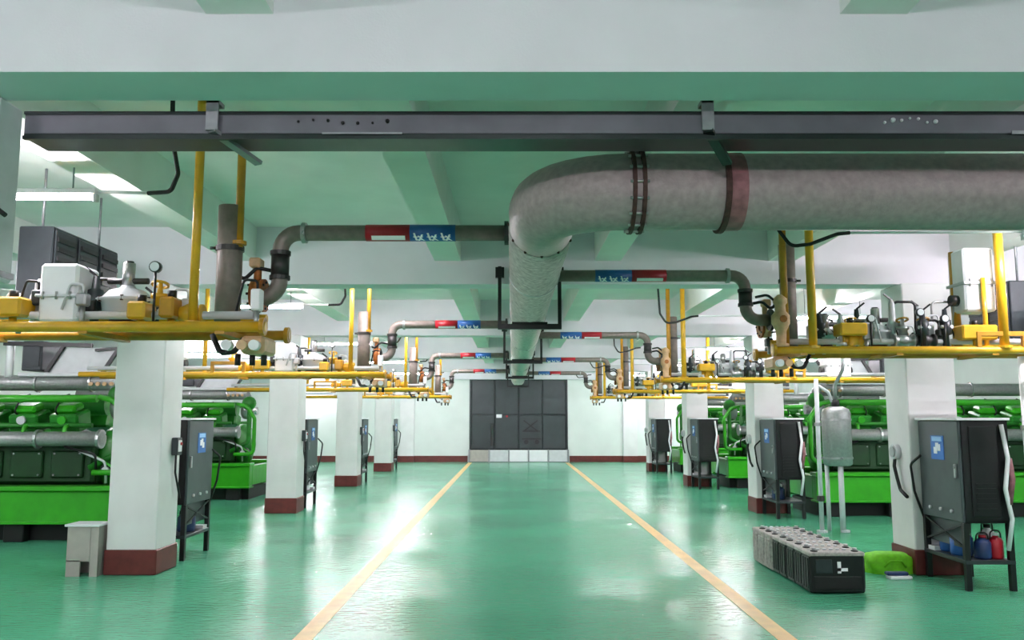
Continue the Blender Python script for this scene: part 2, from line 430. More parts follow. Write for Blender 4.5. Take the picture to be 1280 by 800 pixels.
MB().box((-.26, -.1, 0), (.26, .1, .88), .012).build('casing', 'pale', hd)
MB().box((-.265, -.105, .02), (.265, .105, .05)).build('flange', 'galv', hd)
MB().tube([(.25, -.1, .32), (.3, -.12, .32), (.34, -.12, .29)], .012, 8).build('hook', 'rubber', hd)

# ---------------------------------------------------------------- branch pipes with coloured labels
def cyl_patch(b, x0, x1, a0, a1, r, n=4):
    vs = []; fs = []
    for i in range(n+1):
        a = R(a0+(a1-a0)*i/n)
        for x in (x0, x1): vs.append((x, -r*math.cos(a), -r*math.sin(a)))
    for i in range(n): fs.append((2*i, 2*i+1, 2*i+3, 2*i+2))
    b.add(vs, fs)
def cyl_stroke(b, xa, aa, xb, ab, r, w_=.009, n=5):
    vs = []; fs = []
    for i in range(n+1):
        t = i/n; x = xa+(xb-xa)*t; a = R(aa+(ab-aa)*t)
        for d in (-w_, w_): vs.append((x+d, -r*math.cos(a), -r*math.sin(a)))
    for i in range(n): fs.append((2*i, 2*i+1, 2*i+3, 2*i+2))
    b.add(vs, fs)
def branch(s, xe, xv, y, zt, zb, xf, labels, label):
    # s=-1 left, +1 right; xe at the duct, xv the drop, xf the flange at the valve train
    o = empty('branch_pipe', (xv, y, zb), label, 'pipe', 'branch pipes joining the aisle duct')
    r = .058
    L = lambda x, z: (x-xv, 0, z-zb)
    MB().tube([L(xe, zt), L(xv, zt), L(xv, zb), L(xf, zb)], r, 16, .13).build('pipe_run', 'pipe_grey', o)
    for z in (zt-.15, zb+.15): MB().ring(L(xv, z), (0, 0, 1), r-.004, r+.016, .03, 16).build('joint_collar', 'pipe_dark', o)
    MB().cyl(L(xv, zt-.165), L(xv, zb+.165), r+.007, 16).build('sleeve', 'pipe_dark', o)
    MB().ring(L(xv-s*.17, zt), (1, 0, 0), r-.004, r+.018, .03, 16).build('joint_collar', 'silver', o)
    MB().ring(L(xe-s*-.02, zt), (1, 0, 0), r-.004, r+.03, .03, 16).build('wall_flange', 'pipe_dark', o)
    MB().ring(L(xf, zb), (1, 0, 0), .02, r+.05, .03, 16).build('end_flange', 'pipe_dark', o)
    for (x0, x1, m) in labels:
        bd = MB().cyl(L(x0, zt), L(x1, zt), r+.003, 20).build('label_band', m, o, label=m+' label band with white lettering')
        g = MB(); rr = r+.005; w_ = x1-x0
        def at(x): return x0+w_*x
        if m == 'red':
            cyl_patch(g, at(.14), at(.9), 30, 66, rr)
        else:
            for q in (.08, .38, .68):
                cyl_stroke(g, at(q+.02), 12, at(q+.08), 70, rr, .007); cyl_stroke(g, at(q+.2), 22, at(q+.12), 74, rr, .007)
                cyl_stroke(g, at(q+.11), 30, at(q+.24), 72, rr, .006)
                cyl_patch(g, at(q), at(q+.22), 36, 42, rr, 2); cyl_patch(g, at(q+.04), at(q+.2), 58, 64, rr, 2)
        me_o = g.build('lettering', 'print', bd)
        for v in me_o.data.vertices: v.co.x -= xv; v.co.z += zt-zb
    MB().tube([L(xv+s*.05, zt-.28), (L(xv+s*.16, zt-.25)[0], -.02, zt-.26-zb), (L(xv+s*.26, 0)[0], -.03, zt-.36-zb), (L(xv+s*.28, 0)[0], -.03, zb+.16-zb)], .014, 8, .06).build('hose', 'rubber', o)
    return o
bl = branch(-1, -.02, -1.68, 6.0, 3.04, 2.56, -1.84, [(-1.06, -.74, 'red'), (-.74, -.41, 'blue')], 'nearest left branch pipe with red and blue label bands')
bright = branch(1, .42, 2.3, 8.2, 3.10, 2.66, 2.54, [(.82, 1.18, 'blue'), (1.18, 1.52, 'red')], 'nearest right branch pipe with blue and red label bands')
for k in range(1, 4):
    copy_tree(bl, None, (-1.72, 6.0+6*k, 2.56), ORD[k]+' left branch pipe with red and blue label bands')
    copy_tree(bright, None, (2.3, 8.2+6*k, 2.66), ORD[k]+' right branch pipe with blue and red label bands')

# ---------------------------------------------------------------- gas valve trains on yellow rails
def train(s, loc, label, items):
    o = empty('gas_train', loc, label, 'pipework', 'yellow gas valve trains above the machines')
    P = lambda lx, ly, z: (s*lx, ly, z)
    Ln = items['length']
    for ly in (0, .6):
        MB().tube([P(0, ly, 0), P(Ln, ly, 0)], .036, 12).build('rail_pipe', 'yellow' if ly == 0 else 'ochre', o)
        MB().ring(P(.02, ly, 0), (1, 0, 0), .01, .06, .03, 14).build('end_flange', 'ochre', o)
    for lx in [.3+.9*i for i in range(int(Ln/.9))]:
        MB().box(P(lx-.03, -.02, -.05), P(lx+.03, .62, -.015)).build('cross_bar', 'ochre', o)
    for lx, ly, r, z0, z1, m in items['risers']:
        MB().tube([P(lx, ly, z0), P(lx, ly, z1)], r, 12).build('riser_pipe', m, o)
        MB().ring(P(lx, ly, z0+.03), (0, 0, 1), r-.004, r+.025, .025, 12).build('riser_flange', m, o)
    lx, ly, r, z1 = items['stack']
    st = MB().tube([P(lx, ly, .02), P(lx, ly, z1)], r, 20).build('vent_stack', 'pipe_grey', o)
    MB().ring(P(lx, ly, z1*.66), (0, 0, 1), r-.003, r+.01, .035, 20).build('clamp_band', 'pipe_dark', st)
    MB().cyl(P(lx+r*.9, ly-.03, z1*.66), P(lx+r*.9+.05, ly-.03, z1*.66), .012, 6).build('clamp_bolt', 'black', st)
    for lx, z0, z1, w_, dp in items['boxes']:             # white filter housings
        f = MB().box(P(lx-w_/2, .08, z0), P(lx+w_/2, .08+dp, z1), .02).build('filter_housing', 'white', o)
        MB().box(P(lx-w_/2-.015, .06, z0+(z1-z0)*.42), P(lx+w_/2+.015, .1+dp, z0+(z1-z0)*.47), .005).build('lid_flange', 'pale', f)
        for q in (-.35, 0, .35): MB().cyl(P(lx+q*w_, .065, z0+(z1-z0)*.38), P(lx+q*w_, .065, z0+(z1-z0)*.51), .009, 6).build('bolt', 'silver', f)
        for q in (-1, 1): MB().cyl(P(lx+q*w_/2, .08+dp/2, z0+.12), P(lx+q*(w_/2+.07), .08+dp/2, z0+.12), .055, 12).build('side_port', 'pipe_dark', f)
    for lx, r, z0, h, m in items['vessels']:              # domed regulators with a neck
        v = MB().lathe(P(lx, .3, z0), (0, 0, 1), [(0, r*.55), (.02, r*.6), (.05, r*.92), (h*.5, r), (h*.53, r*1.12), (h*.6, r*1.12), (h*.63, r*.98), (h*.82, r*.7), (h*.9, r*.3), (h*.95, r*.28)], 20).build('regulator', m, o)
        MB().lathe(P(lx, .3, z0-.05), (0, 0, 1), [(0, r*.8), (.02, r*.85), (.07, r*.62), (.075, r*.5)], 16).build('regulator_foot', 'maroon_d', v)
        MB().cyl(P(lx-.0, .3, z0+h*.9), P(lx, .3, z0+h*1.55), .042, 14).build('neck', 'silver', v)
        MB().cyl(P(lx, .3, z0+h*1.55), P(lx, .3, z0+h*1.6), .03, 10).build('cap', 'black', v)
        MB().cyl(P(lx-.14, .3, z0+h*1.08), P(lx+.14, .3, z0+h*1.08), .022, 10).build('cross_pipe', 'pipe_dark', v)
        for q in range(6):
            a = q*math.pi/3+.3
            MB().cyl(P(lx+math.cos(a)*r*1.05, .3+math.sin(a)*r*1.05, z0+h*.5), P(lx+math.cos(a)*r*1.05, .3+math.sin(a)*r*1.05, z0+h*.64), .011, 6).build('bolt', 'rust', v)
    for lx, z, m in items['valves']:                      # flanged valves with a bonnet and hand wheel
        v = MB().lathe(P(lx-.1, .12, z), (1, 0, 0), [(0, .065), (.02, .065), (.022, .04), (.06, .052), (.1, .07), (.14, .052), (.178, .04), (.18, .065), (.2, .065)], 14).build('valve_body', m, o)
        MB().lathe(P(lx, .12, z+.05), (0, 0, 1), [(0, .045), (.05, .04), (.055, .058), (.085, .058), (.09, .02), (.16, .016)], 12).build('bonnet', m, v)
        MB().ring(P(lx, .12, z+.2), (0, .3, 1), .045, .06, .014, 14).build('hand_wheel', 'ochre' if m != 'yellow' else 'yellow', v)
    for lx, z0, z1, w_, m in items['blocks']:             # actuators
        a = MB().box(P(lx-w_/2, -.02, z0), P(lx+w_/2, .18, z1), .015).build('actuator', m, o)
        MB().cyl(P(lx, .08, z1), P(lx, .08, z1+.05), .03, 10).build('indicator', 'black', a)
        MB().cyl(P(lx, .08, 0), P(lx, .08, z0), .025, 10).build('stem', m, a)
    for lx, z in items['gauges']:
        g = MB().cyl(P(lx, -.01, z), P(lx, .03, z), .038, 16).build('pressure_gauge', 'charcoal', o)
        MB().cyl(P(lx, -.013, z), P(lx, -.01, z), .031, 16).build('dial', 'glass', g)
        MB().cyl(P(lx, .01, .0), P(lx, .01, z-.03), .009, 8).build('gauge_stem', 'black', g)
    lx, z = items['wafer']                                # rusty butterfly valve at the branch flange
    wv = MB().cyl(P(lx-.03, .5, z), P(lx+.03, .5, z), .115, 20).build('butterfly_valve', items['wafer_mat'], o)
    MB().ring(P(lx-.05, .5, z), (1, 0, 0), .05, .12, .02, 20).build('counter_flange', 'orange', wv)
    MB().cyl(P(lx, .5, z+.1), P(lx, .5, z+.22), .028, 10).build('spindle', items['wafer_mat'], wv)
    MB().box(P(lx-.03, .44, z+.2), P(lx+.05, .56, z+.27), .01).build('gearbox', 'tan', wv)
    for q in range(8):
        a = q*math.pi/4
        MB().cyl(P(lx-.07, .5+math.cos(a)*.095, z+math.sin(a)*.095), P(lx+.05, .5+math.cos(a)*.095, z+math.sin(a)*.095), .01, 6).build('bolt', 'black', wv)
    rn = random.Random(3 if s < 0 else 5)
    for i, lx in enumerate(items['clutter']):             # small fittings: solenoids, elbows, sensor blocks
        m = ['pale', 'pipe_dark', 'silver', 'charcoal', 'tan', 'white'][i % 6]; ly = rn.uniform(.0, .5); zz = rn.uniform(.05, .16); hh = rn.uniform(.06, .16)
        k = MB().box(P(lx-.035, ly, zz), P(lx+.035, ly+.08, zz+hh), .01).build('solenoid', m, o)
        MB().cyl(P(lx, ly+.04, .0), P(lx, ly+.04, zz), .018, 8).build('nipple', 'silver', k)
        MB().tube([P(lx, ly+.04, zz+hh), P(lx, ly+.04, zz+hh+.06), P(lx+.1, ly+.06, zz+hh+.07), P(lx+.15, ly+.06, zz-.02)], .009, 6, .03).build('signal_cable', 'rubber' if i % 2 else 'pale', k)
    for lx, ly, h, kind in items['tall']:                 # taller fittings: relief valves, levers, impulse lines
        if kind == 'relief':
            k = MB().lathe(P(lx, ly, .05), (0, 0, 1), [(0, .05), (.03, .05), (.032, .026), (h*.4, .026), (h*.42, .05), (h*.5, .05), (h*.55, .034), (h*.9, .03), (h, .012)], 12).build('relief_valve', 'pale', o)
            MB().cyl(P(lx, ly, .05+h*.46), P(lx+.09, ly-.02, .05+h*.46), .024, 10).build('outlet', 'silver', k)
            MB().bar(P(lx, ly, .05+h), P(lx-.08, ly-.02, .05+h+.05), .014).build('lever', 'black', k)
        elif kind == 'tan':
            k = MB().lathe(P(lx, ly, .03), (0, 0, 1), [(0, .07), (.03, .07), (.035, .045), (h*.3, .05), (h*.45, .085), (h*.6, .085), (h*.68, .05), (h*.8, .05), (h*.84, .065), (h*.92, .065), (h, .02)], 14).build('tan_regulator', 'tan', o)
            MB().cyl(P(lx, ly-.09, .03+h*.52), P(lx, ly-.07, .03+h*.52), .035, 10).build('cover_cap', 'orange', k)
            MB().tube([P(lx-.06, ly, .03+h*.9), P(lx-.12, ly, .03+h), P(lx-.2, ly+.1, .03+h*.98)], .013, 8, .05).build('hose', 'rubber', k)
        elif kind == 'black':
            k = MB().lathe(P(lx, ly, .04), (0, 0, 1), [(0, .03), (h*.3, .03), (h*.32, .055), (h*.7, .055), (h*.74, .03), (h, .02)], 10).build('pilot_valve', 'charcoal', o)
            MB().cyl(P(lx-.055, ly-.03, .04+h*.52), P(lx+.055, ly-.03, .04+h*.52), .018, 8).build('plug', 'white', k)
            MB().bar(P(lx, ly, .04+h), P(lx+.07, ly-.03, .04+h+.06), .016).build('lever', 'black', k)
        else:
            MB().tube([P(lx-.1, ly, .1), P(lx-.1, ly, h), P(lx+.12, ly, h), P(lx+.12, ly+.03, .1)], .013, 8, .05).build('impulse_line', 'silver' if kind == 'line' else 'black', o)
    for fx in (1.95, 2.38): MB().box(P(fx-.022, -.03, .0), P(fx+.022, .014, .17), .004).build('guard_post', 'ochre', o)
    MB().box(P(1.93, -.03, .13), P(2.4, .014, .175), .004).build('guard_bar', 'ochre', o)
    # run of gas pipe carrying the fittings
    MB().tube([P(.12, .12, .09), P(Ln-.05, .12, .09)], .028, 10).build('gas_line', 'pale', o)
    MB().tube([P(.12, .42, .1), P(Ln-.05, .42, .1)], .034, 10).build('gas_line', 'yellow', o)
    # pale valve block hanging below the aisle end of the rails
    hb = MB().box(P(.04, .1, -.17), P(.2, .4, -.05), .02).build('drain_block', 'tan', o)
    for q, m in ((.08, 'white'), (.16, 'tan'), (.26, 'white')):
        MB().cyl(P(q, .06, -.12), P(q, .0, -.12), .035, 12).build('drain_cap', m, hb)
        MB().cyl(P(q, .25, -.16), P(q, .25, -.24), .02, 10).build('drain_spout', 'black', hb)
    MB().tube([P(.24, .3, -.05), P(.3, .3, -.14), P(.4, .3, -.15), P(.46, .3, -.02)], .02, 8, .04).build('bypass_hose', 'black', hb)
    return o
LEFT = dict(length=4.2, risers=[(.50, .04, .030, 0, 1.58, 'yellow'), (.31, .33, .030, .6, 1.58, 'ochre'), (2.6, .3, .03, 0, 1.58, 'yellow')],
    stack=(.38, .36, .088, .9), boxes=[(1.43, .04, .44, .26, .3), (3.1, .04, .5, .4, .35)], vessels=[(1.06, .17, .06, .27, 'pale')],
    valves=[(.76, .10, 'yellow'), (2.15, .1, 'yellow')], blocks=[(.66, .06, .2, .1, 'ochre'), (.86, .05, .17, .12, 'yellow'), (1.72, .07, .2, .2, 'yellow')],
    gauges=[(.75, .40)], wafer=(.22, .28), wafer_mat='orange', clutter=[.58, .95, 1.24, 1.6, 1.9, .1], tall=[(1.26, .25, .34, 'black'), (1.62, .2, .3, 'relief'), (1.3, .5, .4, 'bline'), (.9, .4, .22, 'black'), (1.7, .45, .3, 'line')])
RIGHT = dict(length=4.2, risers=[(.17, .1, .034, 0, 1.54, 'ochre'), (.40, .02, .040, 0, 1.54, 'yellow'), (1.93, .32, .04, 0, 1.0, 'ochre'), (2.2, .0, .042, 0, 1.54, 'yellow'), (2.06, .05, .022, 0, .7, 'yellow')],
    stack=(.285, .34, .078, 1.08), boxes=[(2.05, .38, 1.0, .3, .3), (3.0, .04, .5, .4, .35)], vessels=[(1.12, .14, .06, .24, 'pale'), (.62, .1, .06, .2, 'silver')],
    valves=[(.8, .10, 'yellow'), (1.5, .1, 'pipe_dark'), (1.3, .1, 'silver')], blocks=[(.78, .14, .26, .26, 'yellow'), (1.97, .10, .24, .34, 'yellow')],
    gauges=[(1.42, .36), (1.65, .3), (.95, .3)], wafer=(.1, .28), wafer_mat='tan', clutter=[.5, .68, .92, 1.24, 1.38, 1.48, 1.58, 1.66, 1.74, .12, .58], tall=[(.1, .02, .5, 'tan'), (.55, .25, .34, 'black'), (.7, .1, .3, 'relief'), (.98, .4, .4, 'black'), (1.24, .2, .46, 'relief'), (1.4, .3, .5, 'bline'), (1.46, .05, .34, 'black'), (1.6, .4, .42, 'relief'), (1.7, .1, .36, 'black'), (1.78, .3, .5, 'line'), (1.55, .15, .3, 'bline'), (.9, .1, .3, 'line')])
tl = train(-1, (-1.62, 5.5, 2.30), 'nearest left gas train with white filter box on yellow rails', LEFT)
trr = train(1, (2.45, 7.9, 2.34), 'nearest right gas train with tall white filter box on yellow rails', RIGHT)
for k in range(1, 4):
    copy_tree(tl, None, (-1.72, 5.5+6*k, 2.30), ORD[k]+' left gas train on yellow rails')
    copy_tree(trr, None, (2.45, 7.9+6*k, 2.34), ORD[k]+' right gas train on yellow rails')

# dark louvred air boxes hung beside the trains
def louvre(x, y, z, label, n, face):
    o = empty('air_box', (x, y, z), label, 'air box', 'dark air boxes under the ceiling')
    MB().box((0, 0, 0), (face*-.3, n*.4, .72), .01).build('casing', 'charcoal', o)
    for i in range(n):
        p = MB().box((face*.002, i*.4+.02, .03), (face*.02, i*.4+.36, .69), .006).build('louvre_panel', 'charcoal', o)
        for j in range(7):
            MB().box((face*.02, i*.4+.04, .08+j*.085), (face*.035, i*.4+.34, .12+j*.085)).build('slat', 'black', p)
    for q in (.1, n*.4-.1): MB().cyl((face*-.15, q, .72), (face*-.15, q, 3.9-z), .012, 6).build('hanging_rod', 'galv', o)
    return o
louvre(-3.98, 7.15, 2.64, 'dark louvred air box hanging high behind the left white filter box', 3, 1)
louvre(5.15, 8.6, 2.4, 'dark louvred air box hanging high behind the right white filter box', 2, -1)

# ---------------------------------------------------------------- green gas engines
def engine(s, loc, label):
    o = empty('gas_engine', loc, label, 'engine', 'green gas engines in the bays')
    P = lambda x, y, z: (s*x, y, z)
    L = 4.4
    for y0 in (-.06, 1.56):
        rl = MB().box(P(0, y0, .27), P(L, y0+.22, .70), .015).build('base_rail', 'green', o)
        MB().box(P(-.02, y0-.05, .70), P(L+.02, y0+.27, .765), .01).build('rail_flange', 'green', rl)
        MB().box(P(-.02, y0-.05, .25), P(L+.02, y0+.27, .285), .008).build('rail_foot', 'green', rl)
    MB().box(P(0, .16, .3), P(.16, 1.56, .70), .012).build('end_beam', 'green', o)
    for x in (.35, 1.4, 2.45, 3.5, 4.2):
        for y0 in (-.02, 1.6): MB().box(P(x-.14, y0, 0), P(x+.14, y0+.16, .255), .012).build('mount', 'rubber', o)
    MB().box(P(.08, .2, 0), P(L-.05, 1.5, .24)).build('plinth', 'rubber', o)  # black block stands in for the shadow under the base rails
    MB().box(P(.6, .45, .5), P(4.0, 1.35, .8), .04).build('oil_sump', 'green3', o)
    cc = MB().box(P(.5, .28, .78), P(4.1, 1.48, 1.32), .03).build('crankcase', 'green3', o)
    for i in range(6):
        x = .62+i*.58
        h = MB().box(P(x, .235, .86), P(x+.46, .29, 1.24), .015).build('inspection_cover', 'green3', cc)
        for q in (.05, .41):
            for z in (.9, 1.2): MB().cyl(P(x+q, .235, z), P(x+q, .222, z), .014, 6).build('bolt', 'silver', h)
    cp = MB().tube([P(.3, .1, 1.41), P(4.2, .1, 1.41)], .105, 16).build('coolant_pipe', 'alu', o)
    for x in (.32, 1.2, 2.1, 3.0): MB().ring(P(x, .1, 1.41), (1, 0, 0), .1, .135, .04, 16).build('pipe_flange', 'silver', cp)
    for bank, y, rx in (('front', .42, -1), ('rear', 1.34, 1)):
        for i in range(6):
            x = .72+i*.58
            hd_ = MB().box(P(x, y-.2, 1.52), P(x+.42, y+.2, 1.80), .03, Matrix.Rotation(R(14)*-rx, 3, 'X')).build('cylinder_head', 'green2', o)
            MB().box(P(x+.05, y-.15, 1.80), P(x+.37, y+.14, 1.92), .04, Matrix.Rotation(R(14)*-rx, 3, 'X'), P(x+.2, y, 1.66)).build('rocker_cover', 'green', hd_)
            MB().tube([P(x+.12, y+rx*.16, 1.60), P(x+.12, y+rx*.3, 1.58), P(x+.12, y+rx*.33, 1.5), P(x+.12, y+rx*.3, 1.42)], .03, 8, .05).build('coolant_elbow', 'green', hd_)
            MB().tube([P(x+.3, y+rx*.15, 1.74), P(x+.3, y+rx*.28, 1.80), P(x+.3, y+rx*.1, 2.0), P(x+.3, y-rx*.1, 2.05)], .014, 6, .05).build('ignition_lead', 'rubber', hd_)
            MB().cyl(P(x+.21, y+rx*.2, 1.68), P(x+.21, y+rx*.26, 1.67), .06, 12).build('port_cap', 'pale' if i % 2 else 'green', hd_)
    for y in (.2, 1.56): 
        MB().tube([P(.45, y, 1.98), P(4.1, y, 1.98)], .055, 10).build('gas_manifold', 'green', o)
        MB().tube([P(.5, y, 1.60), P(4.1, y, 1.60)], .035, 8).build('rail_pipe', 'green2', o)
    MB().tube([P(.6, .88, 1.9), P(4.1, .88, 1.9)], .16, 14).build('intake_manifold', 'green2', o)
    ex = MB().tube([P(.3, .55, 2.22), P(4.0, .55, 2.22)], .115, 18).build('exhaust_pipe', 'alu', o)
    for x in (.7, 1.5, 2.3, 3.1): MB().ring(P(x, .55, 2.22), (1, 0, 0), .1, .14, .03, 18).build('clamp_band', 'silver', ex)
    for i in range(4): MB().cyl(P(.36+i*.1, .43, 2.2), P(.36+i*.1, .40, 2.2), .03, 10).build('sensor_boss', 'tan', ex)
    # pale slanted intercooler hood with black struts
    hd2 = MB().prism([(s*1.38, 2.36), (s*.53, 2.36), (s*.28, 2.74), (s*1.2, 2.74)], .5, 1.2).build('air_cooler_hood', 'pale', o)
    for x0, x1 in ((.53, .28), (1.36, 1.12)): MB().bar(P(x0, .47, 2.36), P(x1, .47, 2.76), .05, .05).build('strut', 'black', hd2)
    MB().bar(P(2.0, .47, 2.80), P(.7, .47, 2.77), .06, .06).build('top_rail', 'black', hd2)
    MB().bar(P(.65, .47, 2.70), P(.28, .47, 2.73), .04, .04).build('strut', 'black', hd2)
    MB().box(P(.45, .42, 2.31), P(1.75, 1.2, 2.37), .01).build('drip_tray', 'pale', hd2)
    bx_ = MB().box(P(1.45, .5, 2.40), P(1.75, 1.0, 2.84), .015).build('control_box', 'charcoal', o)
    MB().box(P(1.48, .485, 2.46), P(1.72, .5, 2.78), .005).build('box_lid', 'charcoal', bx_)
    MB().tube([P(1.92, .5, 2.3), P(1.92, .5, 2.92)], .055, 12).build('breather_pipe', 'white', o)
    # aisle end: flywheel housing, pump, turbo, pipe loops
    MB().lathe(P(.5, .88, 1.12), (-s, 0, 0), [(0, .46), (.1, .46), (.12, .4), (.2, .38), (.22, .14), (.3, .12)], 24).build('flywheel_housing', 'green2', o)
    tb = MB().lathe(P(.42, .62, 1.86), (-s, 0, 0), [(0, .1), (.04, .17), (.14, .19), (.2, .15), (.24, .09), (.34, .09)], 18).build('turbocharger', 'silver', o)
    MB().tube([P(.3, .62, 1.95), P(.28, .62, 2.2), P(.3, .55, 2.22)], .07, 12, .06).build('turbo_elbow', 'silver', tb)
    MB().tube([P(.34, .05, 2.0), P(.1, -.02, 1.95), P(-.06, -.02, 1.7), P(-.06, -.02, .95), P(.35, -.02, .95)], .04, 10, .12).build('oil_loop_pipe', 'green', o)
    MB().tube([P(.3, .2, 1.98), P(.12, .2, 1.98), P(.12, .2, 1.2), P(.5, .2, 1.0)], .05, 10, .1).build('coolant_loop_pipe', 'green2', o)
    MB().sphere(P(.12, .15, 2.02), .15, 14).build('thermostat_dome', 'green2', o)
    pm = MB().lathe(P(.18, .25, .98), (0, -1, 0), [(0, .06), (.05, .1), (.2, .1), (.22, .06), (.26, .03)], 14).build('prelube_pump', 'charcoal', o)
    MB().cyl(P(.18, .03, .98), P(.18, -.02, .98), .05, 12).build('pump_cap', 'pale', pm)
    for i in range(3): MB().tube([P(.05+.14*i, .05, .80), P(.05+.14*i, .0, 1.0+.1*i), P(.4+.2*i, .06, 1.2+.05*i)], .018, 8, .08).build('oil_line', ['green', 'pale', 'black'][i], o)
    MB().box(P(1.9, .02, .80), P(2.25, .2, .98), .01).build('terminal_box', 'white', o)
    # generator at the outer end
    g = MB().lathe(P(4.15, .88, 1.25), (s, 0, 0), [(0, .5), (.05, .55), (1.1, .55), (1.15, .45)], 24).build('generator', 'green2', o)
    MB().box(P(4.3, .5, 1.7), P(5.1, 1.3, 2.05), .02).build('generator_box', 'green', g)
    MB().box(P(4.2, .4, .3), P(5.2, 1.36, .75), .02).build('generator_foot', 'green3', g)
    return o
EW = ['nearest', 'second', 'farthest']
el = engine(-1, (-5.5, 11.9, 0), 'nearest left green gas engine with pale slanted cooler hood')
er = engine(1, (5.3, 14.9, 0), 'nearest right green gas engine behind the grey vessel')
for k in (1, 2):
    if k < 2: copy_tree(el, None, (-5.5, 11.9+6*k, 0), EW[k]+' left green gas engine seen between the columns')
    copy_tree(er, None, (5.3, 14.9+6*k, 0), EW[k]+' right green gas engine seen between the columns')

# ---------------------------------------------------------------- control cabinets on stands
def cabinet(s, loc, label):
    o = empty('control_cabinet', loc, label, 'cabinet', 'control cabinets beside the columns')
    P = lambda x, y, z: (s*x, y, z)
    W, Dp, z0, z1 = .85, .5, .66, 1.68
    # shell open toward the walker: back, sides, top and bottom around a dark interior
    bd = MB().box(P(.03, 0, z0), P(Dp, .02, z1)).box(P(.03, W-.02, z0), P(Dp, W, z1)).box(P(Dp-.02, 0, z0), P(Dp, W, z1)).box(P(.03, 0, z0), P(Dp, W, z0+.03)).box(P(.03, 0, z1-.02), P(Dp, W, z1)).build('body', 'black', o)
    MB().box(P(.1, -.012, z0+.06), P(Dp-.12, -.0, z1-.06), .004).build('side_panel', 'black', bd)
    for j in range(6): MB().box(P(.14, -.02, z0+.12+j*.05), P(Dp-.16, -.011, z0+.145+j*.05)).build('vent_slot', 'black', bd)
    dr = MB().box(P(0, .01, z0), P(.035, W-.01, z1-.005), .008).build('door', 'cabinet', o)
    sc = MB().box(P(-.006, .3, 1.27), P(.002, .56, 1.52)).build('display', 'screen', dr)
    MB().box(P(-.009, .33, 1.46), P(-.004, .53, 1.51)).build('display_header', 'sky', sc)
    MB().box(P(-.009, .36, 1.36), P(-.004, .42, 1.43)).box(P(-.009, .43, 1.33), P(-.004, .5, 1.40)).box(P(-.009, .40, 1.39), P(-.004, .46, 1.445)).build('display_symbol', 'print', sc)
    for q in (.2, .42, .64): MB().cyl(P(.0, q, .76), P(-.02, q, .76), .018, 10).build('push_button', 'pale', dr)
    MB().box(P(-.02, .06, 1.1), P(.002, .1, 1.24), .005).build('handle', 'silver', dr)
    MB().box(P(-.02, -.02, z1), P(Dp+.02, W+.02, z1+.025), .004).build('top_plate', 'white', o)
    for x in (.03, Dp-.03):
        for y in (.03, W-.03): MB().box(P(x-.028, y-.028, 0), P(x+.028, y+.028, z0), .004).build('leg', 'black', o)
    MB().box(P(.0, .0, .26), P(Dp, W, .30), .004).build('shelf', 'charcoal', o)
    for a, b2 in (((.42), (.64)), ((.64), (.42))): MB().bar(P(.02, .06, a), P(.02, W-.06, b2), .018).build('cross_brace', 'black', o)
    MB().box(P(.06, .05, .40), P(.08, W-.05, .65)).build('rear_shield', 'cabinet', o)
    MB().tube([P(Dp-.08, -.03, 1.64), P(Dp-.05, -.06, 1.3), P(Dp-.1, -.07, 1.0), P(Dp-.04, -.05, .7), P(Dp-.08, -.02, .4)], .022, 8, .1).build('cable_bundle', 'white', o)
    MB().tube([P(Dp-.02, -.03, 1.3), P(Dp-.02, -.07, 1.1), P(Dp-.06, -.06, .85)], .026, 8, .1).build('cable_wrap', 'red_rust', o)
    MB().tube([P(-.02, W*.9, 1.3), P(-.1, W, 1.2), P(-.06, W+.02, .9), P(.02, W-.02, .6)], .014, 8, .08).build('feed_cable', 'rubber', o)
    MB().box(P(.02, W-.2, .3), P(.16, W-.06, .34)).build('shelf_tray', 'pale', o)
    return o
cl = cabinet(-1, (-3.93, 10.32, 0), 'nearest left control cabinet with blue display behind the first column')
cr = cabinet(1, (4.5, 8.55, 0), 'nearest right control cabinet with blue display before the first column')
for k in range(1, 4):
    copy_tree(cl, None, (-3.93, 10.32+6*k, 0), ORD[k]+' left control cabinet on a black stand')
    copy_tree(cr, None, (4.5, 8.55+6*k, 0), ORD[k]+' right control cabinet on a black stand')
# things stored on the shelves
def canister(name, loc, m, lid, h, r, label, cat):
    o = empty(name, loc, label, cat)
    MB().lathe((0, 0, 0), (0, 0, 1), [(0, r*.92), (.02, r), (h*.72, r), (h*.85, r*.75), (h*.88, r*.42), (h*.95, r*.4)], 16).build('shell', m, o)
    MB().cyl((0, 0, h*.94), (0, 0, h*1.05), r*.45, 12).build('lid', lid, o)
    MB().tube([(-r*.8, 0, h*.75), (-r*.7, 0, h*1.15), (r*.7, 0, h*1.15), (r*.8, 0, h*.75)], .008, 6, .04).build('carry_handle', 'black', o)
canister('oil_can', (4.66, 8.92, .30), 'blue', 'navy', .24, .11, 'blue oil can in the middle of the nearest right cabinet shelf', 'can')
canister('oil_can', (4.66, 9.18, .30), 'blue', 'sky', .20, .09, 'smaller blue oil can at the rear of the nearest right cabinet shelf', 'can')
canister('oil_can', (4.74, 8.67, .30), 'navy', 'red', .22, .08, 'navy can with red lid at the front of the nearest right shelf', 'can')
canister('oil_can', (4.88, 8.68, .30), 'red', 'white', .24, .07, 'red can with white lid on the nearest right cabinet shelf', 'can')
canister('oil_can', (4.9, 8.86, .30), 'white', 'black', .3, .075, 'white can behind the red one on the nearest right shelf', 'can')
canister('oil_can', (-4.08, 10.75, .30), 'navy', 'blue', .24, .11, 'navy can on the shelf of the nearest left cabinet', 'can')
canister('oil_can', (-4.08, 16.8, .30), 'white', 'sky', .3, .1, 'white can on the shelf of the second left cabinet', 'can')
canister('oil_can', (4.66, 14.95, .30), 'navy', 'pale', .24, .11, 'navy can on the shelf of the second right cabinet', 'can')

